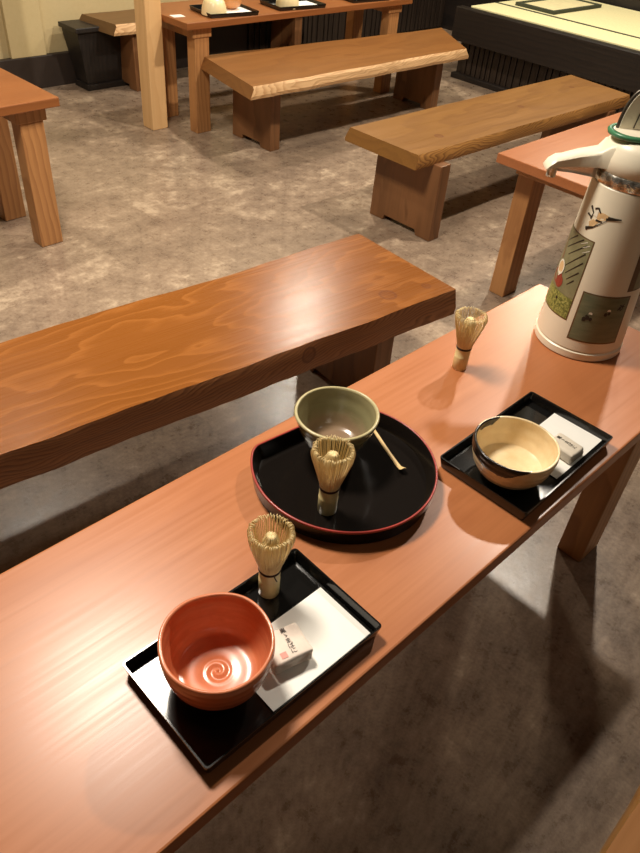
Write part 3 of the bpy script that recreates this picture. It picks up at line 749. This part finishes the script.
m.faces.new((A[-1], B[-1], B[0], A[0]))
han = obj('carry_handle', m, M['th_plastic'], ap)
m = bmesh.new(); tube(m, [hp(u, z) for u, z in arch], 0.0028, 8); obj('handle_edge', m, M['th_grey'], han, smooth=True)['label'] = 'dark metal edge of the handle'
m = bmesh.new(); tube(m, [hp(u, z) for u, z in arch[11:22]], 0.0046, 8); obj('handle_grip', m, M['th_green'], han, smooth=True)['label'] = 'green grip at the top of the handle'
m = bmesh.new(); tube(m, [hp(-0.012, 0.415, -0.005), hp(-0.006, 0.468, -0.005)], 0.0011, 5); obj('handle_seam', m, M['th_grey'], han)
# side latch on the band
la = math.radians(-62); lv_ = Vector((math.cos(la), math.sin(la), 0))
m = bmesh.new(); box(m, -0.006, 0.006, -0.012, 0.012, -0.022, 0.016, 0.002)
bmesh.ops.rotate(m, verts=m.verts[:], cent=(0, 0, 0), matrix=Matrix.Rotation(la, 3, 'Z')); bmesh.ops.translate(m, verts=m.verts[:], vec=lv_ * (rb + 0.005) + Vector((0, 0, 0.335)))
obj('latch', m, M['th_grey'], ap)['label'] = 'grey metal latch'

# printed panels wrapped on the body
def wrap(a, h, off=0.0005):
    r = rad(h) + off; return Vector((r * math.cos(a), r * math.sin(a), h))
def patch(bm, a0, a1, h0, h1, off, mat=0, n=16, shear=0.0):
    V = [[bm.verts.new(wrap(a0 + (a1 - a0) * i / n, h0 + (h1 - h0) * j / 6 + shear * i / n, off)) for j in range(7)] for i in range(n + 1)]
    for i in range(n):
        for j in range(6):
            f = bm.faces.new((V[i][j], V[i + 1][j], V[i + 1][j + 1], V[i][j + 1])); f.material_index = mat
def blob(bm, pts, off, mat=0):
    """small printed polygon given in (angle, height)"""
    f = bm.faces.new([bm.verts.new(wrap(a, h, off)) for a, h in pts]); f.material_index = mat
def disc(bm, a, h, ra, off, mat=0, n=14, sx=1.0, rin=0.0):
    r = rad(h); o_ = [bm.verts.new(wrap(a + ra * sx / r * math.cos(2 * PI * k / n), h + ra * math.sin(2 * PI * k / n), off)) for k in range(n)]
    if rin <= 0: f = bm.faces.new(o_); f.material_index = mat; return
    i_ = [bm.verts.new(wrap(a + rin * sx / r * math.cos(2 * PI * k / n), h + rin * math.sin(2 * PI * k / n), off)) for k in range(n)]
    for k in range(n):
        f = bm.faces.new((o_[k], o_[(k + 1) % n], i_[(k + 1) % n], i_[k])); f.material_index = mat
def stroke(bm, p, q, w, off, mat=0):
    n = 5; A = []; B = []
    r = rad(p[1]); da = (q[0] - p[0]) * r; dh = q[1] - p[1]; l = math.hypot(da, dh) or 1; nx, ny = -dh / l, da / l
    for i in range(n + 1):
        t_ = i / n; a = p[0] + (q[0] - p[0]) * t_; h = p[1] + dh * t_; ww = w * (1 - 0.5 * t_)
        A.append(bm.verts.new(wrap(a + nx * ww / r, h + ny * ww, off))); B.append(bm.verts.new(wrap(a - nx * ww / r, h - ny * ww, off)))
    for i in range(n):
        f = bm.faces.new((A[i], A[i + 1], B[i + 1], B[i])); f.material_index = mat
D_ = math.radians
# left picture: green field, branches, a red figure with a white ring, grass below
m = bmesh.new()
patch(m, D_(112), D_(180.5), 0.074, 0.234, 0.0004, 0)
patch(m, D_(113), D_(179), 0.1165, 0.232, 0.0007, 1)
patch(m, D_(113), D_(179), 0.0765, 0.118, 0.0007, 2)
for a0, h0, a1, h1 in ((172, .222, 144, .188), (174, .207, 146, .166), (175, .190, 152, .155), (174, .170, 158, .146), (164, .229, 134, .196), (150, .229, 130, .208), (171, .152, 162, .138)):
    stroke(m, (D_(a0), h0), (D_(a1), h1), 0.0014, 0.0010, 3)
for a0, h0, a1, h1 in ((176, .224, 166, .215), (178, .215, 168, .206), (171, .228, 161, .220)):
    stroke(m, (D_(a0), h0), (D_(a1), h1), 0.0007, 0.0012, 4)
disc(m, D_(136), 0.140, 0.016, 0.0012, 5, sx=1.1); disc(m, D_(145), 0.134, 0.0125, 0.0012, 5)
disc(m, D_(138), 0.158, 0.0150, 0.0016, 4, sx=0.85, rin=0.0115); disc(m, D_(138), 0.158, 0.0115, 0.0015, 6, sx=0.85)
stroke(m, (D_(132), .172), (D_(126), .215), 0.0013, 0.0014, 5)
disc(m, D_(140), 0.146, 0.005, 0.0018, 4, sx=0.6)
disc(m, D_(153), 0.104, 0.003, 0.0011, 3)
tag(obj('picture_panel', m, [M['pr_brown'], M['pr_green'], M['pr_grass'], M['pr_dark'], M['pr_white'], M['pr_red'], M['pr_tan']], ap), 'tall green picture with branches, grass and a red figure')
# lower picture: green pond with small dark trees
m = bmesh.new()
patch(m, D_(188.5), D_(256), 0.0415, 0.142, 0.0004, 0)
patch(m, D_(190.5), D_(254), 0.0445, 0.1395, 0.0007, 1)
for a, h, r_s in ((201, .090, .0050), (205, .094, .0045), (209, .092, .0040), (203, .097, .003), (226, .1055, .0042), (230, .108, .0035), (243, .119, .0035), (247, .122, .003)):
    disc(m, D_(a), h, r_s, 0.0011, 2, n=7, sx=0.8)
for a, h in ((207, .103), (229, .1135)):
    blob(m, [(D_(a - 2.6), h - .0015), (D_(a + 2.6), h - .0015), (D_(a + 2), h + .002), (D_(a), h + .0032), (D_(a - 2), h + .002)], 0.0012, 3)
for a0, h0, a1, h1 in ((240, .115, 249, .128), (242, .125, 250, .121), (244, .113, 248, .119), (199, .086, 203, .088)):
    stroke(m, (D_(a0), h0), (D_(a1), h1), 0.0013, 0.0012, 2)
tag(obj('picture_panel', m, [M['pr_brown'], M['pr_pond'], M['pr_dark'], M['pr_white']], ap), 'low green pond picture with small dark trees')
# right picture, mostly turned away
m = bmesh.new(); patch(m, D_(246), D_(312), 0.151, 0.234, 0.0004, 0); patch(m, D_(256), D_(310), 0.154, 0.2315, 0.0007, 1)
tag(obj('picture_panel', m, [M['pr_brown'], M['pr_green']], ap), 'brown edged picture turned to the right side')
# flying bird motif
m = bmesh.new()
blob(m, [(D_(168), .279), (D_(172), .285), (D_(180), .286), (D_(190), .283), (D_(186), .277), (D_(178), .272), (D_(171), .272)], 0.0005, 1)
blob(m, [(D_(163), .276), (D_(166), .287), (D_(170), .287), (D_(170), .275)], 0.0008, 2)
blob(m, [(D_(160), .262), (D_(166), .270), (D_(175), .268), (D_(170), .258), (D_(163), .254)], 0.0006, 1)
for a0, h0, a1, h1, w_ in ((155, .289, 163, .279, .0022), (153, .2745, 162, .271, .0020), (158, .249, 170, .257, .0030), (163, .287, 168, .291, .0020), (168, .291, 174, .284, .0020), (170, .257, 186, .276, .0010), (184, .278, 204, .284, .0022), (186, .282, 203, .284, .0016), (170, .270, 180, .271, .0018), (161, .268, 163, .281, .0016), (160, .247, 163, .255, .0018)):
    stroke(m, (D_(a0), h0), (D_(a1), h1), w_, 0.0009, 0)
tag(obj('bird_motif', m, [M['pr_dark'], M['pr_tan'], M['pr_white']], ap), 'printed flying bird in black and tan')

# ------------------------------------------------------------------ far table ware
def far_tray(label, x, y, L, W, rz):
    o = copy_tree(trA, (x, y, TZ), rz, label, 'black trays on the back table'); o.scale = (L / 0.270, W / 0.164, 0.9); return o
far_tray('left tray on the back table, with an upturned cream bowl and an ochre bowl', 2.485, 3.18, 0.275, 0.21, -0.12)
far_tray('second black tray along the back table, with one upturned cream bowl', 2.925, 3.165, 0.30, 0.19, -0.10)
far_tray('third black tray along the back table, mostly cut off by the frame', 3.44, 3.165, 0.28, 0.19, -0.08)
paper('white paper on the leftmost tray of the back table', 2.52, 3.165, 0.19, 0.15, -0.12, TZ + 0.0056, 'white papers on the back table')
paper('white paper on the middle tray of the back table', 2.985, 3.155, 0.15, 0.13, -0.10, TZ + 0.0056, 'white papers on the back table')
paper('white paper on the last tray of the back table', 3.45, 3.16, 0.20, 0.13, -0.08, TZ + 0.0056, 'white papers on the back table')
def flip_bowl(label, x, y, z):
    o = thing('upturned_bowl', label, 'bowl', (x, y, z), 0, 'upturned cream bowls on the back table')
    m = bmesh.new(); H = 0.078; R = 0.061
    prof = smoothcurve([(R, 0.0), (R * 0.985, 0.012), (R * 0.93, 0.034), (R * 0.80, 0.056), (R * 0.60, 0.068), (0.026, 0.072)], 5)
    lathe(m, [(R - 0.005, 0.0)] + prof + [(0, 0.072)], 56); obj('body', m, M['cream_plain'], o, smooth=True, sharp=50)
    m = bmesh.new(); lathe(m, [(0.026, 0.070), (0.026, H), (0.021, H), (0.020, 0.072)], 40); obj('foot_ring', m, M['cream_plain'], o, smooth=True, sharp=40)
flip_bowl('upturned cream bowl on the left tray of the back table', 2.40, 3.15, TZ + 0.0048)
flip_bowl('upturned cream bowl on the middle tray of the back table', 2.862, 3.14, TZ + 0.0048)
make_bowl('tea_bowl', 'small ochre bowl on the left tray of the back table', (2.548, 3.21, TZ + 0.0062), 0.058, 0.06, 0.024, [(0.66, 0.16), (0.86, 0.38), (0.96, 0.66), (1.0, 0.88)], [M['ochre']], 0.004)
m = bmesh.new(); box(m, -0.03, 0.03, -0.022, 0.022, 0, 0.002); tag(obj('place_card', m, M['card'], None, loc=(2.222, 3.20, TZ), rotz=-0.1), 'small white card lying on the left end of the back table', 'card')

# ------------------------------------------------------------------ light
def lamp(typ, loc, energy, col, **kw):
    l = bpy.data.lights.new(typ.lower() + '_lamp', typ); l.energy = energy; l.color = col
    for k, v in kw.items(): setattr(l, k, v)
    o = bpy.data.objects.new(l.name, l); COL.objects.link(o); o.location = loc; return o
WARM = (1.0, 0.90, 0.76)
LA = lamp('POINT', (2.88, 1.12, 2.50), 172, WARM, shadow_soft_size=0.045)
LB = lamp('AREA', (0.56, 1.40, 2.20), 58, WARM, shape='DISK', size=0.40)
LC = lamp('SPOT', (3.05, 3.05, 2.15), 98, WARM, shadow_soft_size=0.08, spot_size=math.radians(132), spot_blend=0.12)
LD = lamp('SPOT', (0.95, 2.90, 2.30), 62, WARM, shadow_soft_size=0.06, spot_size=math.radians(100), spot_blend=0.4)
LE = lamp('SPOT', (4.55, 2.15, 2.30), 130, (1.0, 0.88, 0.68), shadow_soft_size=0.10, spot_size=math.radians(150), spot_blend=0.35)
LFILL = lamp('AREA', (1.75, -0.85, 2.45), 3.5, WARM, shape='DISK', size=0.5)  # soft fill added to lift the faces turned to the camera
w = bpy.data.worlds.new('room_glow'); sc.world = w; w.use_nodes = True
w.node_tree.nodes['Background'].inputs[0].default_value = (1.0, 0.80, 0.58, 1); w.node_tree.nodes['Background'].inputs[1].default_value = 0.03

# ------------------------------------------------------------------ camera
F, YAW, PITCH, ROLL = 724.304, 0.74190949, 0.70094281, -0.09850321
fw = Vector((math.cos(PITCH) * math.cos(YAW), math.cos(PITCH) * math.sin(YAW), -math.sin(PITCH)))
rg = Vector((math.sin(YAW), -math.cos(YAW), 0)); dn = fw.cross(rg)
r_ = rg * math.cos(ROLL) + dn * math.sin(ROLL); d_ = -rg * math.sin(ROLL) + dn * math.cos(ROLL)
cam = bpy.data.cameras.new('camera'); co = bpy.data.objects.new('camera', cam); COL.objects.link(co)
mw = Matrix.Identity(4)
for i in range(3):
    mw[i][0] = r_[i]; mw[i][1] = -d_[i]; mw[i][2] = -fw[i]
mw.translation = Vector((0, 0, CAMZ)); co.matrix_world = mw
cam.sensor_fit = 'VERTICAL'; cam.sensor_height = 24.0; cam.lens = 24.0 * F / 853.0; cam.clip_start = 0.02
sc.camera = co
sc.view_settings.view_transform = 'Standard'; sc.view_settings.look = 'None'; sc.view_settings.gamma = 1.0
sc.view_settings.exposure = 0.0; sc.view_settings.use_curve_mapping = False
